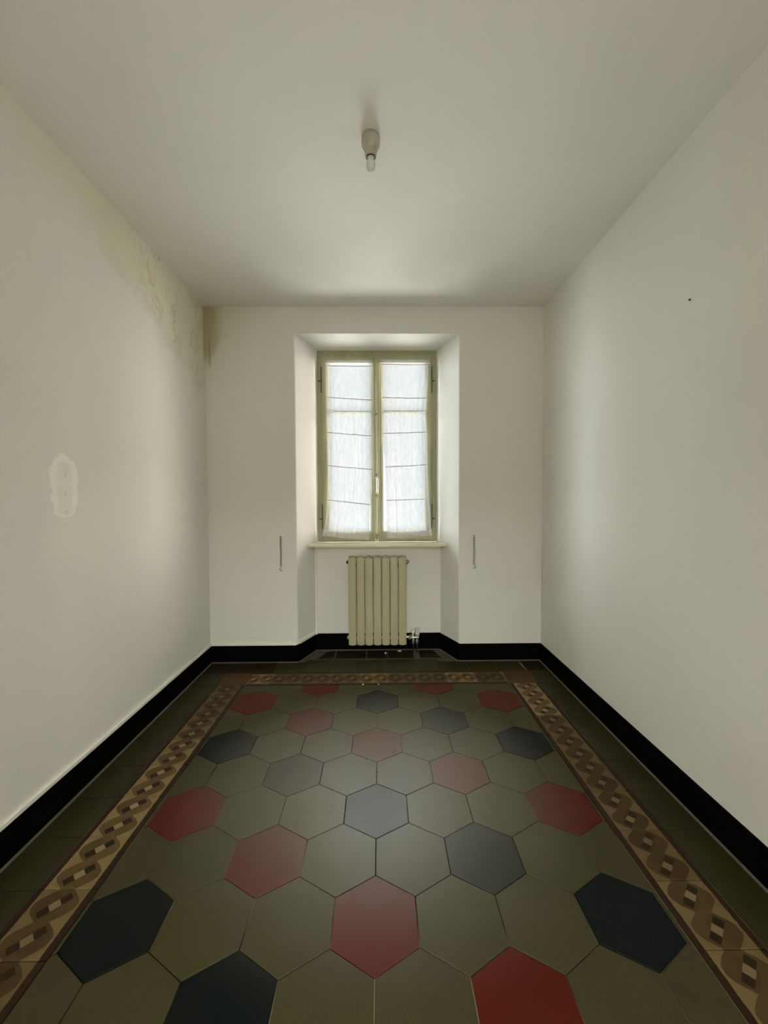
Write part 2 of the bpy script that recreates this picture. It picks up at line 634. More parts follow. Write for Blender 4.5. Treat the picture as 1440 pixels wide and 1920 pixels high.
# rear wall behind the camera; its doorway is added to let fill light in
structure(MB().box(XL, -0.45, YR - 0.12, YR, 0, H).box(0.45, XR, YR - 0.12, YR, 0, H).box(-0.45, 0.45, YR - 0.12, YR, 2.1, H).build('wall_rear', m_rear),
          'plaster wall behind the camera with a doorway added for the fill light')
nr = MB().box(-1.9, 1.9, -4.6, -4.5, 0, H).box(-2.0, -1.9, -4.6, YR - 0.12, 0, H).box(1.9, 2.0, -4.6, YR - 0.12, 0, H)  # shell added to house the fill light and keep daylight out
nr.box(-2.0, XL - 0.12, YR - 0.12, YR - 0.02, 0, H).box(XR + 0.12, 2.0, YR - 0.12, YR - 0.02, 0, H).box(-2.0, 2.0, -4.6, YR - 0.12, H, H + 0.1).box(-2.0, 2.0, -4.6, YR - 0.12, -0.1, 0)
structure(nr.build('wall_fill_shell', m_rear), 'unseen plaster shell added around the fill light behind the doorway')
dr = MB().box(-0.53, -0.45, YR - 0.13, YR + 0.015, 0, 2.1).box(0.45, 0.53, YR - 0.13, YR + 0.015, 0, 2.1).box(-0.53, 0.53, YR - 0.13, YR + 0.015, 2.1, 2.18)  # frame of the doorway added for the fill light
structure(dr.build('door_fill_frame', m_paint), 'sage green frame of the doorway added for the fill light')

# ------------------------------------------------------------------ baseboards
BH, BT = 0.130, 0.011


def board(name, p0, p1, h=BH, inward=1, e0=0.0, e1=0.0):
    """a black board standing against the wall line p0-p1 (room on the left-hand side of p0->p1)"""
    a, b = Vector(p0), Vector(p1)
    d = (b - a).normalized()
    n = Vector((-d.y, d.x)) * inward
    a, b = a - d * e0, b + d * e1
    q0, q1 = a + n * BT, b + n * BT
    o = MB()
    o.add([(a.x, a.y, 0), (b.x, b.y, 0), (q1.x, q1.y, 0), (q0.x, q0.y, 0),
           (a.x, a.y, h), (b.x, b.y, h), (q1.x, q1.y, h - 0.003), (q0.x, q0.y, h - 0.003)],
          [(0, 3, 2, 1), (4, 5, 6, 7), (0, 1, 5, 4), (1, 2, 6, 5), (2, 3, 7, 6), (3, 0, 4, 7)])
    s = structure(o.build(name, m_base), 'black baseboard')
    r0, r1 = q0 + n * 0.008, q1 + n * 0.008
    f = MB().add([(q0.x, q0.y, 0.0), (q1.x, q1.y, 0.0), (r1.x, r1.y, 0.0), (r0.x, r0.y, 0.0), (q0.x, q0.y, 0.006), (q1.x, q1.y, 0.006)],
                 [(0, 3, 2, 1), (0, 1, 5, 4), (4, 5, 2, 3), (0, 4, 3), (1, 2, 5)])
    f.build('cement_joint', m_fillet, s)
    return s


board('baseboard_left', (XL, YB), (XL, YR), e1=0)
board('baseboard_right', (XR, YR), (XR, YB))
board('baseboard_back_left', (NL, YB), (XL, YB), e0=0.006, e1=-BT)
board('baseboard_back_right', (XR, YB), (NR, YB), e0=-BT, e1=0.006)
kl = Vector((IL - NL, 2.21 - YB)); kr = Vector((IR - NR, 2.21 - YB))
tl = (2.152 - YB) / (2.21 - YB)
NLb = (NL + kl.x * tl, 2.152); NRb = (NR + kr.x * tl, 2.152)
board('baseboard_niche_left', NLb, (NL, YB), e0=-BT, e1=0.009, h=0.134)
board('baseboard_niche_right', (NR, YB), NRb, e0=0.009, e1=-BT, h=0.134)
board('baseboard_niche', NRb, NLb, h=0.137)

# ------------------------------------------------------------------ floor and tiles
floor = structure(MB().box(XL - 0.1, XR + 0.1, YR - 0.1, 2.2, -0.06, -0.0035).build('floor', m_grout),
                  'patterned cement tile floor of olive, red and slate hexagons inside a plaited border')
GAP = 0.0013


def clip(poly, nx, ny, c):
    """keep nx*x + ny*y <= c"""
    out = []
    for i in range(len(poly)):
        p, q = poly[i], poly[(i + 1) % len(poly)]
        dp, dq = nx * p[0] + ny * p[1] - c, nx * q[0] + ny * q[1] - c
        if dp <= 0: out.append(p)
        if dp * dq < 0:
            t = dp / (dp - dq)
            out.append((p[0] + (q[0] - p[0]) * t, p[1] + (q[1] - p[1]) * t))
    return out


def inset(poly, d):
    n = len(poly)
    out = []
    for i in range(n):
        p0, p1, p2 = Vector(poly[i - 1]), Vector(poly[i]), Vector(poly[(i + 1) % n])
        e1, e2 = (p1 - p0).normalized(), (p2 - p1).normalized()
        n1, n2 = Vector((-e1.y, e1.x)), Vector((-e2.y, e2.x))
        k = (n1 + n2)
        k = k / max(0.3, k.dot(n1))
        out.append((p1.x + k.x * d, p1.y + k.y * d))
    return out


def tile_mesh(poly, gap=GAP, top=0.0):
    a, b = inset(poly, gap), inset(poly, gap + 0.0012)
    n = len(poly)
    v = [(x, y, -0.006) for x, y in a] + [(x, y, top - 0.0009) for x, y in a] + [(x, y, top) for x, y in b]
    f = [(i, (i + 1) % n, n + (i + 1) % n, n + i) for i in range(n)] + [(n + i, n + (i + 1) % n, 2 * n + (i + 1) % n, 2 * n + i) for i in range(n)]
    f += [tuple(range(2 * n, 3 * n)), tuple(range(n))[::-1]]
    return v, f


shared = {}


def tile(poly_local, mat, loc, name='tile', rot=0.0, key=None, label=None, gap=GAP, bright=0.0):
    if key is not None and (key, mat.m.name) in shared:
        o = bpy.data.objects.new(name, shared[(key, mat.m.name)])
        col.objects.link(o)
        o.parent = floor
    else:
        v, f = tile_mesh(poly_local, gap)
        o = obj(name, v, f, mat, floor)
        if key is not None:
            shared[(key, mat.m.name)] = o.data
    o.color = (1, 1, 1, bright)
    o.location = (loc[0], loc[1], random.uniform(-0.0004, 0.0004))
    o.rotation_euler = (random.uniform(-1, 1) * 0.0016, random.uniform(-1, 1) * 0.0016, rot)
    if label:
        o['label'] = label
    return o


W = 0.25
S = W / math.sqrt(3)
BX0, BX1, BY1 = -0.887, 0.887, 1.522          # field of hexagons
hexa = [(0, S), (-W / 2, S / 2), (-W / 2, -S / 2), (0, -S), (W / 2, -S / 2), (W / 2, S / 2)]
COL = {}
for j, c in ((0, 'r'), (2, 'd'), (4, 'r'), (6, 'd'), (-2, 'd'), (-4, 'r'), (-6, 'd'), (-8, 'r')):
    COL[(0, j)] = c
for j, (l, r) in {-1: 'dr', 1: 'rd', 3: 'dr', 5: 'rd', 7: 'rr', -3: 'rd', -5: 'dr', -7: 'rd'}.items():
    COL[(-1, j)], COL[(1, j)] = l, r
for j, c in ((0, 'd'), (2, 'r'), (4, 'd'), (6, 'r'), (-2, 'r'), (-4, 'd'), (-6, 'r'), (-8, 'd')):
    COL[(-2, j)] = COL[(2, j)] = c
for row in range(-9, 9):
    cy = row * 1.5 * S
    off = (W / 2) if row % 2 else 0.0
    for k in range(-5, 6):
        cx = k * W + off
        if cx < BX0 - W / 2 + 0.001 or cx > BX1 + W / 2 - 0.001: continue
        p = [(x + cx, y + cy) for x, y in hexa]
        q = clip(p, 1, 0, BX1)
        q = clip(q, -1, 0, -BX0)
        q = clip(q, 0, 1, BY1)
        q = clip(q, 0, -1, -YR)
        if len(q) < 3: continue
        area_ = abs(sum(q[i - 1][0] * q[i][1] - q[i][0] * q[i - 1][1] for i in range(len(q)))) / 2
        if area_ < 0.0015: continue
        kk = cx / (1.5 * W)
        c = COL.get((round(kk), row)) if abs(kk - round(kk)) < 1e-3 else None
        mat = {'r': t_red, 'd': t_dark, None: t_olive}[c]
        lab = {'r': 'brick red hexagonal tile', 'd': 'dark slate blue hexagonal tile', None: None}[c]
        whole = area_ > 0.0540
        tile([(x - cx, y - cy) for x, y in q], mat, (cx, cy), key='hex' if whole else None, label=lab)

# plaited border
PITCH_T = 0.202
bw, bl = 0.193, 0.2009


def rect(w_, h_):
    return [(-w_ / 2, -h_ / 2), (w_ / 2, -h_ / 2), (w_ / 2, h_ / 2), (-w_ / 2, h_ / 2)]


for sgn in (-1, 1):
    y = 1.525
    tone = {-1: [.25, .2, .35, .75, .95, 1, .9, .5, .25, .35], 1: [1, .95, .25, .2, .15, .3, .25, .5, .55, .2]}[sgn]
    for k in range(17):
        tile(rect(bl, bw), t_border, (sgn * 0.985, y - PITCH_T / 2), rot=-sgn * math.pi / 2, key='border',
             label='plaited border tile', gap=0.0006, bright=tone[k] if k < len(tone) else random.choice((0.2, 0.3, 0.9)))
        y -= PITCH_T
x = -0.735
for k in range(8):
    tile(rect(bl, bw), t_border, (x + PITCH_T / 2, 1.621), rot=0, key='border', label='plaited border tile', gap=0.0006, bright=(.2, .25, .35, .75, .2, .15, .95, .1)[k])
    x += PITCH_T
tile(rect(0.150, bw), t_border, (-0.811, 1.621), label='plaited border tile', bright=1.0)
for sgn in (-1, 1):
    tile(rect(0.193, 0.193), t_corner, (sgn * 0.985, 1.621), key='corner', label='plain warm brown corner tile')

# plain edge tiles between border and baseboard
for sgn, xa in ((-1, XL + BT), (1, XR - BT)):
    wdt = abs(xa) - 1.083
    y = 1.525
    while y > YR + 0.05:
        tile(rect(wdt, PITCH_T), t_edge, (sgn * (1.083 + wdt / 2), y - PITCH_T / 2), key='edge%d' % sgn)
        y -= PITCH_T
    tile(rect(wdt, 0.192), t_edge, (sgn * (1.083 + wdt / 2), 1.621))
    tile(rect(wdt, 0.183), t_niche, (sgn * (1.083 + wdt / 2), 1.718 + 0.0915))
x = -1.083
for k in range(11):
    x1 = min(x + (0.131 if k == 0 else PITCH_T), 1.083)
    if x1 - x < 0.02: break
    deep = 0.228 if (x > NL and x1 < NR) else 0.183
    tile(rect(x1 - x, deep), t_niche if k in (0, 1) else t_edge, ((x + x1) / 2, 1.718 + deep / 2))
    x = x1

# niche floor: dark tiles in rough cement
nf = MB().prism([(NL + 0.02, YB - 0.012), (NR - 0.02, YB - 0.012), (NRb[0] - 0.012, 2.141), (NLb[0] + 0.012, 2.141)], -0.0034, -0.0012)
nf.build('cement_bed', m_cem, floor)
for x0, x1, sl in ((-0.452, -0.342, -1), (-0.336, -0.092, 0), (-0.088, 0.075, 0), (0.079, 0.283, 0), (0.328, 0.470, 1)):
    p = [(x0, 1.962), (x1, 1.962), (x1, 2.132), (x0, 2.132)]
    if sl < 0: p = [(-0.475, 1.962), (x1, 1.962), (x1, 2.132), (-0.40, 2.132)]
    if sl > 0: p = [(x0, 1.962), (0.50, 1.962), (0.445, 2.132), (x0, 2.132)]
    cx = sum(a for a, b in p) / 4
    cy = sum(b for a, b in p) / 4
    tile([(a - cx, b - cy) for a, b in p], t_niche, (cx, cy))
MB().box(0.286, 0.322, 1.957, 2.0, -0.001, 0.003, 0.001).build('cement_patch', m_cem, floor)

# ------------------------------------------------------------------ window
win = structure(empty('window_1', (0, 2.2, 0.882)), 'sage green two-leaf casement window above the radiator')
FY = 2.208           # face of the fixed frame


def wpart(mb, name, mat, parent=win, smooth=False):
    o = mb.build(name, mat, None, smooth)
    o.parent = parent
    o.matrix_parent_inverse = Matrix.Translation(parent.matrix_world.translation if parent.type == 'EMPTY' and False else (0, 0, 0))
    return o


def under(o, parent):
    """parent keeping the world-space coordinates the mesh was written in"""
    o.parent = parent
    loc = Vector((0, 0, 0))
    q = parent
    while q is not None:
        loc += q.location
        q = q.parent
    o.location = -loc
    return o


FX0, FX1, FZ0, FZ1 = -0.4895, 0.4915, 0.884, 2.452
SX0, SX1, SZ0, SZ1 = -0.453, 0.451, 0.897, 2.412      # outline of the two leaves
fr = MB()
fr.box(FX0, SX0 - 0.001, FY, FY + 0.032, FZ0, FZ1, 0.002)
fr.box(SX1 + 0.001, FX1, FY, FY + 0.032, FZ0, FZ1, 0.002)
fr.box(SX0 - 0.001, SX1 + 0.001, FY, FY + 0.032, SZ1 + 0.001, FZ1, 0.002)
fr.box(SX0 - 0.001, SX1 + 0.001, FY, FY + 0.032, FZ0, SZ0 - 0.001, 0.002)
under(fr.build('frame', m_paint), win)
LY = 2.200           # face of the leaves
for i, (a, b, ga, gb) in enumerate(((SX0, -0.012, -0.402, -0.048), (-0.010, SX1, 0.040, 0.400))):
    lf = MB()
    lf.box(a, ga, LY, LY + 0.028, SZ0, SZ1, 0.002)
    lf.box(gb, b, LY, LY + 0.028, SZ0, SZ1, 0.002)
    lf.box(ga, gb, LY, LY + 0.028, SZ0, 0.965, 0.002)
    lf.box(ga, gb, LY, LY + 0.028, 2.352, SZ1, 0.002)
    # glazing bead
    for (q0, q1, z0, z1) in ((ga, ga + 0.009, 0.965, 2.352), (gb - 0.009, gb, 0.965, 2.352), (ga + 0.009, gb - 0.009, 0.965, 0.974), (ga + 0.009, gb - 0.009, 2.343, 2.352)):
        lf.box(q0, q1, LY + 0.006, LY + 0.024, z0, z1)
    leaf = under(lf.build('casement', m_paint), win)
    under(MB().box(ga + 0.009, gb - 0.009, LY + 0.006, LY + 0.024, 1.938, 1.956, 0.002).build('glazing_bar', m_paint), leaf)
    for z0, z1 in ((0.974, 1.938), (1.956, 2.343)):
        under(MB().box(ga + 0.009, gb - 0.009, LY + 0.014, LY + 0.017, z0, z1).build('pane', g_glass), leaf)
    hx = SX0 if i == 0 else SX1
    for z0, z1 in ((2.115, 2.318), (1.002, 1.196)):
        hg = MB().tube([(hx, LY - 0.004, z0), (hx, LY - 0.004, z1)], 0.0038, 8)
        hg.tube([(hx, LY - 0.004, z0 - 0.008), (hx, LY - 0.004, z0)], [0.002, 0.0038], 8)
        s_ = -1 if i == 0 else 1
        zz = 2.205 if z0 > 2 else 1.075
        hg.box(min(hx, hx + s_ * 0.026), max(hx, hx + s_ * 0.026), FY - 0.003, FY + 0.001, zz - 0.004, zz + 0.006, 0.001)
        under(hg.build('hinge', m_dmetal, smooth=True), leaf)
# meeting strip and espagnolette
under(MB().box(-0.030, 0.021, 2.188, 2.200, 0.897, 2.412, 0.003).box(-0.020, 0.011, 2.182, 2.188, 0.92, 2.39, 0.002).build('meeting_strip', m_paint), win)
rod = under(MB().tube([(-0.004, 2.174, 0.895), (-0.004, 2.174, 2.43)], 0.0055, 10).build('bolt_rod', m_paint, smooth=True), win)
for z in (2.385, 1.93, 1.44, 1.27, 0.945):
    under(MB().box(-0.015, 0.007, 2.167, 2.184, z - 0.009, z + 0.009, 0.002).build('rod_guide', m_paint if z in (2.385,) else m_metal), rod)
hd = MB().tube([(-0.004, 2.170, 1.418), (-0.004, 2.150, 1.412), (0.001, 2.142, 1.395), (0.001, 2.140, 1.31), (0.0, 2.142, 1.292)], [0.006, 0.007, 0.0075, 0.0065, 0.0085], 10)
under(hd.build('handle', m_chrome, smooth=True), rod)['label'] = 'metal pull handle'
kp = MB().box(-0.018, 0.010, 2.160, 2.205, 0.884, 0.897, 0.002)
kp.tube([(-0.013, 2.165, 0.897), (-0.013, 2.165, 0.914)], 0.004, 8).tube([(0.005, 2.165, 0.897), (0.005, 2.165, 0.914)], 0.004, 8)
under(kp.build('bolt_keeper', m_white), win)['label'] = 'small white bolt keeper'
# star-shaped top latch
st = []
for k in range(12):
    r_ = 0.016 if k % 2 == 0 else 0.009
    st.append((-0.004 + r_ * math.sin(k * math.pi / 6), 2.402 + r_ * math.cos(k * math.pi / 6)))
ms = MB().add([(x, 2.164, z) for x, z in st] + [(x, 2.170, z) for x, z in st],
              [tuple(range(12)), tuple(range(12, 24))[::-1]] + [(i, (i + 1) % 12, 12 + (i + 1) % 12, 12 + i) for i in range(12)])
under(ms.build('latch_plate', m_paint), rod)
# sill board
sl = MB().prism([(-0.543, 2.052), (0.549, 2.052), (0.549, 2.06), (0.4905, 2.207), (-0.4885, 2.207), (-0.543, 2.06)], 0.8595, 0.8835)
slo = under(sl.build('sill', m_sill), win)
bm = bmesh.new(); bm.from_mesh(slo.data)
bmesh.ops.bevel(bm, geom=[e for e in bm.edges if all(abs(v.co.y - 2.052) < 1e-4 for v in e.verts)], offset=0.004, segments=2, affect='EDGES')
bm.to_mesh(slo.data); bm.free()
under(MB().box(-0.50, 0.51, 2.130, 2.151, 0.838, 0.8590, 0.004).build('sill_moulding', m_sill), win)


# ------------------------------------------------------------------ curtains
def lerp_tab(tab, z):
    if z >= tab[0][0]: return tab[0][1:]
    for p, q in zip(tab, tab[1:]):
        if q[0] <= z <= p[0]:
            t = (p[0] - z) / (p[0] - q[0])
            t = t * t * (3 - 2 * t) * 0.4 + t * 0.6
            return tuple(a + (b - a) * t for a, b in zip(p[1:], q[1:]))
    return tab[-1][1:]


def make_curtain(name, label, tab, zt, zb, tucks_and_bar_shade, seed, flare):
    rnd = random.Random(seed)
    nx, nz = 64, 170
    folds = [(rnd.uniform(0.05, 0.95), rnd.uniform(-0.14, 0.14), rnd.uniform(0.010, 0.03), rnd.uniform(0.003, 0.008), rnd.uniform(0.9, 2.3), rnd.uniform(0.2, 0.5)) for _ in range(16)]

    def pt(u, t):
        ztop = zt[0] + (zt[1] - zt[0]) * u
        zbot = zb[0] + (zb[1] - zb[0]) * u - 0.006 * math.sin(math.pi * u)
        z = ztop + (zbot - ztop) * t
        xl, xr = lerp_tab(tab, z)
        x = xl + (xr - xl) * u
        y = 2.190
        loose = min(1, max(0, (2.32 - z) / 0.4))
        for (fu, sl_, wd, am, zc, zr) in folds:
            c = fu + sl_ * (zc - z)
            e = math.exp(-((u - c) / wd) ** 2) * math.exp(-((z - zc) / zr) ** 2)
            y -= am * e * loose
        # long diagonal folds pulling toward the flaring outer hem
        uf = u if flare < 0 else 1 - u
        for base, k_, am in ((0.14, 0.16, 0.012), (0.25, 0.22, 0.009), (0.05, 0.02, 0.008), (0.60, 0.05, 0.006)):
            c = base + k_ * (2.3 - z) / 1.4 if k_ > 0.03 else base
            y -= am * math.exp(-((uf - c) / 0.022) ** 2) * loose
        y -= 0.004 * math.sin(u * 9 + seed) * loose * 0.5
        # hem swings free of the leaf
        y -= 0.008 * max(0, (1.25 - z) / 0.35) ** 1.5
        # rod pocket
        if z > 2.325:
            y -= 0.006 * math.sin(math.pi * min(1, (z - 2.325) / 0.044))
        # edges curl a little
        y -= 0.002 * (abs(2 * u - 1) ** 6)
        for tz0, tz1, u0, u1 in tucks_and_bar_shade:
            if u0 <= u <= u1:
                zz = tz0 + (tz1 - tz0) * u
                y -= 0.003 * math.exp(-((z - zz) / 0.006) ** 2)
        return (x, y, z)

    vs_, fs = [], []
    for j in range(nz + 1):
        for i in range(nx + 1):
            vs_.append(pt(i / nx, j / nz))
    for j in range(nz):
        for i in range(nx):
            a = j * (nx + 1) + i
            fs.append((a, a + 1, a + nx + 2, a + nx + 1))
    root = empty(name, (sum(zt) * 0 + (tab[0][1] + tab[0][2]) / 2, 2.19, min(zb)))
    tag(root, label, 'curtain', 'white curtains on the casement window')
    c = under(obj('cloth', vs_, fs, m_cloth, smooth=True), root)
    for tz0, tz1, u0, u1 in tucks_and_bar_shade:
        P = []
        for k in range(25):
            u = u0 + (u1 - u0) * k / 24
            zz = tz0 + (tz1 - tz0) * u - 0.002 * math.sin(math.pi * u) + rnd.uniform(-1, 1) * 0.0006
            ztop = zt[0] + (zt[1] - zt[0]) * u
            zbot = zb[0] + (zb[1] - zb[0]) * u
            q = pt(u, (ztop - zz) / (ztop - zbot))
            P.append((q[0], q[1] - 0.0015, zz))
        under(MB().tube(P, [0.0036 + rnd.uniform(-0.0006, 0.0004) for _ in P], 7).build('tuck_or_bar_shade', m_cloth2, smooth=True), root)
    # hem: the cloth is turned up and doubled at the foot
    vs_, fs = [], []
    for j in range(5):
        for i in range(nx + 1):
            q = pt(i / nx, 0.968 + 0.032 * j / 4)
            vs_.append((q[0], q[1] - 0.0014, q[2]))
    for j in range(4):
        for i in range(nx):
            a = j * (nx + 1) + i
            fs.append((a, a + 1, a + nx + 2, a + nx + 1))
    under(obj('hem', vs_, fs, m_hem, smooth=True), root)
    # sprung rod through the pocket
    under(MB().tube([(tab[0][1] - 0.004, 2.190, 2.346), (tab[0][2] + 0.004, 2.190, 2.346)], 0.0035, 8).build('curtain_rod', m_white, smooth=True), root)
    return root


make_curtain('curtain', 'white cotton curtain on the left window leaf, hem flaring out to the left',
             [(2.369, -0.415, -0.035), (2.06, -0.413, -0.045), (1.50, -0.406, -0.043), (1.21, -0.413, -0.060), (1.04, -0.431, -0.066), (0.90, -0.462, -0.066)],
             (2.370, 2.368), (0.940, 0.902),
             [(2.323, 2.318, 0.06, 1), (2.070, 2.046, 0, 1), (1.957, 1.955, 0.16, 1), (1.785, 1.755, 0.02, 1), (1.515, 1.482, 0.02, 1), (1.236, 1.195, 0.0, 1)], 3, -1)  # the fold at the glazing bar stands in for the bar's shadow line
make_curtain('curtain', 'white cotton curtain on the right window leaf, hem flaring out to the right',
             [(2.375, 0.032, 0.428), (2.06, 0.043, 0.412), (1.95, 0.045, 0.402), (1.77, 0.050, 0.411), (1.50, 0.068, 0.416), (1.21, 0.077, 0.427), (1.04, 0.077, 0.440), (0.91, 0.079, 0.454)],
             (2.375, 2.372), (0.917, 0.937),
             [(2.334, 2.330, 0.03, 1), (2.066, 2.060, 0, 1), (1.958, 1.957, 0.03, 0.98), (1.776, 1.785, 0.0, 1), (1.502, 1.520, 0.0, 1), (1.228, 1.240, 0.0, 0.9)], 11, 1)  # here too one fold draws the glazing bar's shadow on the cloth

# ------------------------------------------------------------------ radiator
rad = tag(empty('radiator', (-0.003, 2.08, 0.085)), 'cream enamelled radiator of seven sections under the window sill', 'radiator')
pitch = 0.0662
for k in range(7):
    cx = -0.2335 + pitch * (k + 0.5)
    hw = 0.0302
    n = 8
    V_, F_ = [], []
    prof = []
    for i in range(n + 1):
        t = -1 + 2 * i / n
        prof.append((cx + hw * t, 2.030 - 0.0022 * (1 - t ** 4), 0.0845 - 0.007 * (1 - t * t), 0.768 + 0.002 * (1 - abs(t))))
    # front plate: outer skin, rounded shoulder to the top, thickness behind
    rings = []
    for (x_, y_, zb_, zt_) in prof:
        tt = 1 - abs((x_ - cx) / hw)
        rings.append([(x_, y_ + 0.016, zb_ + 0.002), (x_, y_ + 0.002, zb_), (x_, y_, zb_ + 0.003), (x_, y_, zt_ - 0.004), (x_, y_ + 0.004, zt_ + 0.003 + 0.004 * tt),
                      (x_, y_ + 0.028, zt_ + 0.010 + 0.007 * tt), (x_, y_ + 0.085, zt_ + 0.010 + 0.006 * tt), (x_, y_ + 0.085, zt_ - 0.01), (x_, y_ + 0.016, zt_ - 0.01)])
    m_ = len(rings[0])
    for r_ in rings: V_ += r_
    for i in range(n):
        for q in range(m_):
            F_.append((i * m_ + q, i * m_ + (q + 1) % m_, (i + 1) * m_ + (q + 1) % m_, (i + 1) * m_ + q))
    F_.append(tuple(range(m_))); F_.append(tuple(n * m_ + q for q in range(m_))[::-1])
    sec = MB().add(V_, F_)
    sec.box(cx - pitch / 2 + 0.0004, cx + pitch / 2 - 0.0004, 2.0315, 2.112, 0.748, 0.7685, 0.0015)      # closed shoulder under the top deck
    sec.box(cx - 0.011, cx + 0.011, 2.040, 2.118, 0.10, 0.765, 0.004)      # water way and fins
    sec.box(cx - 0.027, cx + 0.027, 2.078, 2.082, 0.10, 0.765)
    sec.box(cx - 0.027, cx + 0.027, 2.112, 2.116, 0.10, 0.765)
    sec.tube([(cx - pitch / 2, 2.085, 0.125), (cx + pitch / 2, 2.085, 0.125)], 0.018, 12)
    sec.tube([(cx - pitch / 2, 2.085, 0.735), (cx + pitch / 2, 2.085, 0.735)], 0.018, 12)
    under(sec.build('section', m_rad), rad)
# brackets into the wall
for bx in (-0.167, 0.165):
    under(MB().box(bx - 0.009, bx + 0.009, 2.10, 2.153, 0.69, 0.715, 0.002).build('bracket', m_dmetal), rad)
under(MB().tube([(-0.2335, 2.085, 0.735), (-0.246, 2.085, 0.735)], [0.016, 0.012], 12).tube([(-0.246, 2.085, 0.735), (-0.251, 2.085, 0.735)], 0.007, 6).build('end_plug', m_dmetal), rad)['label'] = 'dark end plug'
under(MB().tube([(-0.2335, 2.085, 0.125), (-0.247, 2.085, 0.125)], [0.016, 0.013], 12).build('end_plug', m_rad), rad)
vv_ = MB().tube([(0.2299, 2.085, 0.735), (0.238, 2.085, 0.735)], 0.017, 12).tube([(0.238, 2.085, 0.735), (0.247, 2.085, 0.738), (0.256, 2.085, 0.740)], [0.013, 0.011, 0.005], 12)
vv_.tube([(0.240, 2.085, 0.735), (0.240, 2.085, 0.717)], 0.004, 8)
under(vv_.build('air_vent', m_metal, smooth=True), rad)['label'] = 'small air vent'
# valve group at the foot
val = MB().tube([(0.2299, 2.085, 0.125), (0.262, 2.085, 0.125)], 0.010, 12)
val.tube([(0.262, 2.07, 0.125), (0.262, 2.10, 0.125)], 0.013, 6)
val.tube([(0.268, 2.085, 0.122), (0.330, 2.085, 0.122)], 0.0105, 12)
val.tube([(0.256, 2.078, 0.128), (0.246, 2.062, 0.118)], [0.006, 0.009], 8)
val.tube([(0.270, 2.078, 0.13), (0.262, 2.062, 0.145)], [0.006, 0.009], 8)
valo = under(val.build('valve_body', m_chrome, smooth=True), rad)
under(MB().tube([(0.283, 2.085, 0.13), (0.283, 2.085, 0.165)], 0.0075, 10).tube([(0.283, 2.085, 0.164), (0.283, 2.085, 0.178)], [0.013, 0.012], 12).build('lock_valve', m_white, smooth=True), rad)
under(MB().lathe((0.316, 2.080), [(0.010, 0.128), (0.017, 0.138), (0.0205, 0.150), (0.0205, 0.166), (0.015, 0.174), (0.014, 0.176), (0.0145, 0.195), (0.012, 0.199)], 16).build('valve_knob', m_ivory, smooth=True), rad)['label'] = 'pale plastic valve knob'
for px_ in (0.286, 0.316):
    under(MB().lathe((px_, 2.085), [(0.006, 0.118), (0.009, 0.108), (0.009, 0.104), (0.0125, 0.100), (0.0125, 0.085), (0.008, 0.068), (0.0065, 0.066)], 12).build('pipe_nut', m_chrome, smooth=True), rad)
    under(MB().tube([(px_, 2.085, 0.067), (px_, 2.085, 0.0)], 0.0062, 10).build('pipe', m_black, smooth=True), rad)['label'] = 'dark supply pipe'

# ------------------------------------------------------------------ cable trunking
z0 = BH
structure(MB().box(XL, XL + 0.012, YR + 0.02, YB - 0.0125, z0, z0 + 0.017, 0.002).build('trim_1', m_white), 'thin white cable trunking on top of the left baseboard')
structure(MB().box(XL + 0.0005, -0.622, YB - 0.012, YB, z0, z0 + 0.014, 0.002).build('trim_2', m_white), 'thin white cable trunking on the window wall left of the niche')
a = Vector((NL, YB)) + kl.normalized() * 0.018
b = Vector((NL, YB)) + kl.normalized() * ((2.152 - YB) / kl.normalized().y - 0.016)
nn = Vector((kl.y, -kl.x)).normalized()
aa, bb = a + nn * 0.013, b + nn * 0.013
g = MB().add([(a.x, a.y, 0.136), (b.x, b.y, 0.136), (bb.x, bb.y, 0.136), (aa.x, aa.y, 0.136), (a.x, a.y, 0.160), (b.x, b.y, 0.160), (bb.x, bb.y, 0.158), (aa.x, aa.y, 0.158)],
             [(0, 3, 2, 1), (4, 5, 6, 7), (0, 1, 5, 4), (1, 2, 6, 5), (2, 3, 7, 6), (3, 0, 4, 7)])
t3 = structure(g.build('trim_3', m_white), 'white cable trunking along the left cheek of the niche and up to the sill')
MB().box(-0.5105, -0.4955, 2.139, 2.1515, 0.150, 0.855, 0.003).build('riser', m_white, t3)
MB().box(-0.513, -0.492, 2.128, 2.1515, 0.136, 0.163, 0.003).build('elbow', m_white, t3)


# ------------------------------------------------------------------ tieback chains
def chain(x, ztop, zbot, hook_dir, label):
    root = tag(empty('tieback_chain', (x, YB, ztop)), label, 'chain', 'tieback chains beside the window niche')
    under(MB().tube([(x - 0.002, YB + 0.002, ztop), (x - 0.002, YB - 0.010, ztop + 0.001)], 0.0035, 8).lathe((x - 0.002, YB - 0.011), [(0.001, ztop - 0.003), (0.005, ztop), (0.001, ztop + 0.004)], 8).build('wall_hook', m_dmetal, smooth=True), root)
    c = MB()
    z = ztop - 0.008
    k = 0
    while z > zbot + 0.028:
        ax = (1, 0, 0) if k % 2 else (0.25, 1, 0)
        c.torus((x + 0.0012 * math.sin(z * 40), YB - 0.007, z), 0.0066, 0.0014, (0, 0, 1), ax, 10, 5)
        z -= 0.0107
        k += 1
    under(c.build('chain', m_dmetal, smooth=True), root)
    h = MB()
    t0, t1 = (math.radians(100), math.radians(330)) if hook_dir < 0 else (math.radians(80), math.radians(-150))
    h.torus((x + 0.002, YB - 0.006, zbot + 0.011), 0.011, 0.0018, (1, 0, 0), (0, 0, 1), 16, 6, min(t0, t1), max(t0, t1))
    under(h.build('end_hook', m_dmetal, smooth=True), root)
    return root


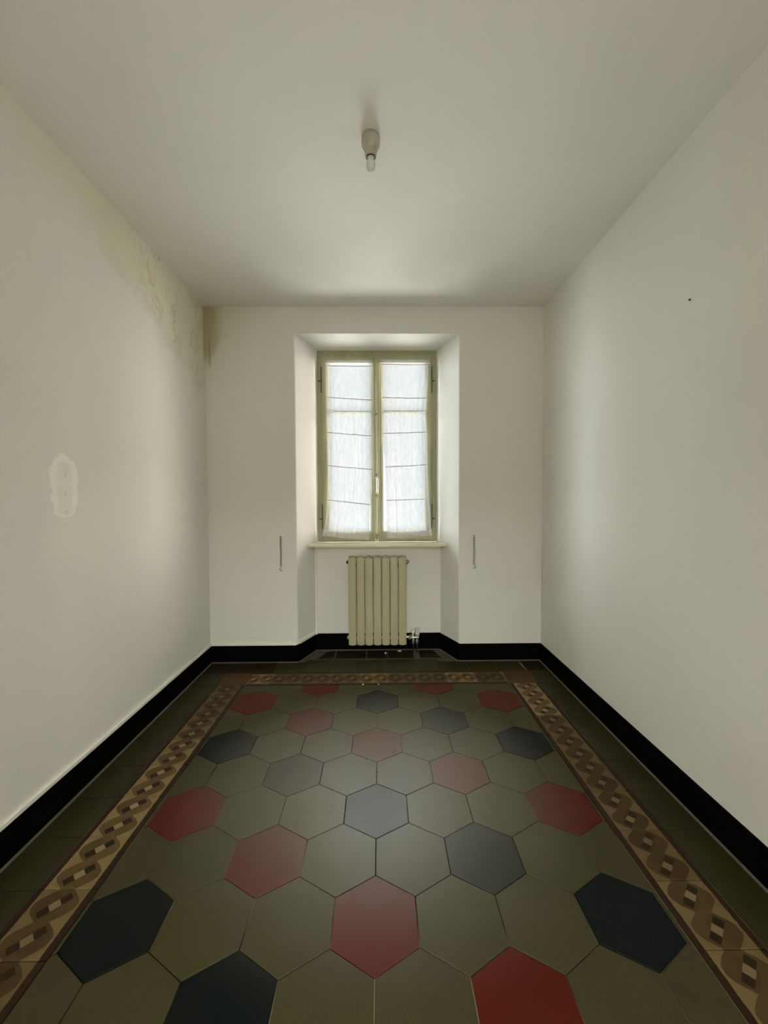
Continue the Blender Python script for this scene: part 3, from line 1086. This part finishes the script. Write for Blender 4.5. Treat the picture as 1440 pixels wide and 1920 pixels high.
chain(-0.7285, 0.960, 0.701, -1, 'small rusty chain hanging on the wall left of the window niche')
chain(0.7345, 0.958, 0.712, 1, 'small rusty chain hanging on the wall right of the window niche')

# ------------------------------------------------------------------ ceiling lamp
LX, LYc = -0.0088, 0.492
lamp = tag(empty('ceiling_lamp', (LX, LYc, H)), 'bare bulb in a grey porcelain holder on the ceiling', 'lamp')
under(MB().lathe((LX, LYc), [(0.0345, H), (0.0358, H - 0.003), (0.0358, H - 0.008), (0.0345, H - 0.0095), (0.0362, H - 0.012), (0.0365, H - 0.026), (0.0350, H - 0.036), (0.0285, H - 0.048),
                             (0.0245, H - 0.052), (0.0238, H - 0.0535), (0.0245, H - 0.056), (0.0228, H - 0.070), (0.0212, H - 0.079), (0.0195, H - 0.080)], 40).build('lamp_holder', m_holder, smooth=True), lamp)
under(MB().lathe((LX, LYc), [(0.0190, H - 0.0795), (0.0188, H - 0.0822), (0.0150, H - 0.0822), (0.0145, H - 0.0795)], 32).build('socket_ring', m_black, smooth=True), lamp)['label'] = 'black socket ring'
m_bulb = Mat('milky bulb glass', (0.70, 0.70, 0.66), 0.08, spec=0.8)
under(MB().lathe((LX, LYc), [(0.0135, H - 0.080), (0.0135, H - 0.089), (0.0150, H - 0.093), (0.0178, H - 0.101), (0.0186, H - 0.109), (0.0172, H - 0.119),
                             (0.0132, H - 0.128), (0.0080, H - 0.1335), (0.002, H - 0.1355)], 32).build('bulb', m_bulb, smooth=True), lamp)['label'] = 'milky white bulb'

# ------------------------------------------------------------------ small things
tag(MB().tube([(XR + 0.004, 0.461, 2.024), (XR - 0.006, 0.461, 2.024)], 0.0035, 8).build('nail', m_black), 'tiny black nail in the right wall', 'nail')


def crumb(x, y, r, label, seed, sx=1.0):
    rn = random.Random(seed)
    bm = bmesh.new()
    bmesh.ops.create_icosphere(bm, subdivisions=2, radius=r)
    for v in bm.verts:
        v.co *= rn.uniform(0.75, 1.15)
        v.co.x *= sx
        v.co.z *= 0.6
    zmin = min(v.co.z for v in bm.verts)
    me = bpy.data.meshes.new('plaster_crumb')
    bm.to_mesh(me); bm.free()
    me.materials.append(m_white.m)
    o = bpy.data.objects.new('plaster_crumb', me)
    o.location = (x, y, -zmin + 0.0003)
    col.objects.link(o)
    tag(o, label, 'crumb', 'plaster crumbs on the floor')


crumb(0.060, 2.06, 0.008, 'pale plaster crumb on the niche floor below the middle of the radiator', 1, 1.2)
crumb(0.175, 2.10, 0.007, 'wide pale plaster crumb on the niche floor near the radiator valve', 2, 2.4)
crumb(-0.098, 1.516, 0.006, 'tiny plaster crumb beside the back border, left one of the two', 3)
crumb(0.005, 1.517, 0.0045, 'tiny plaster crumb beside the back border, right one of the two', 4)
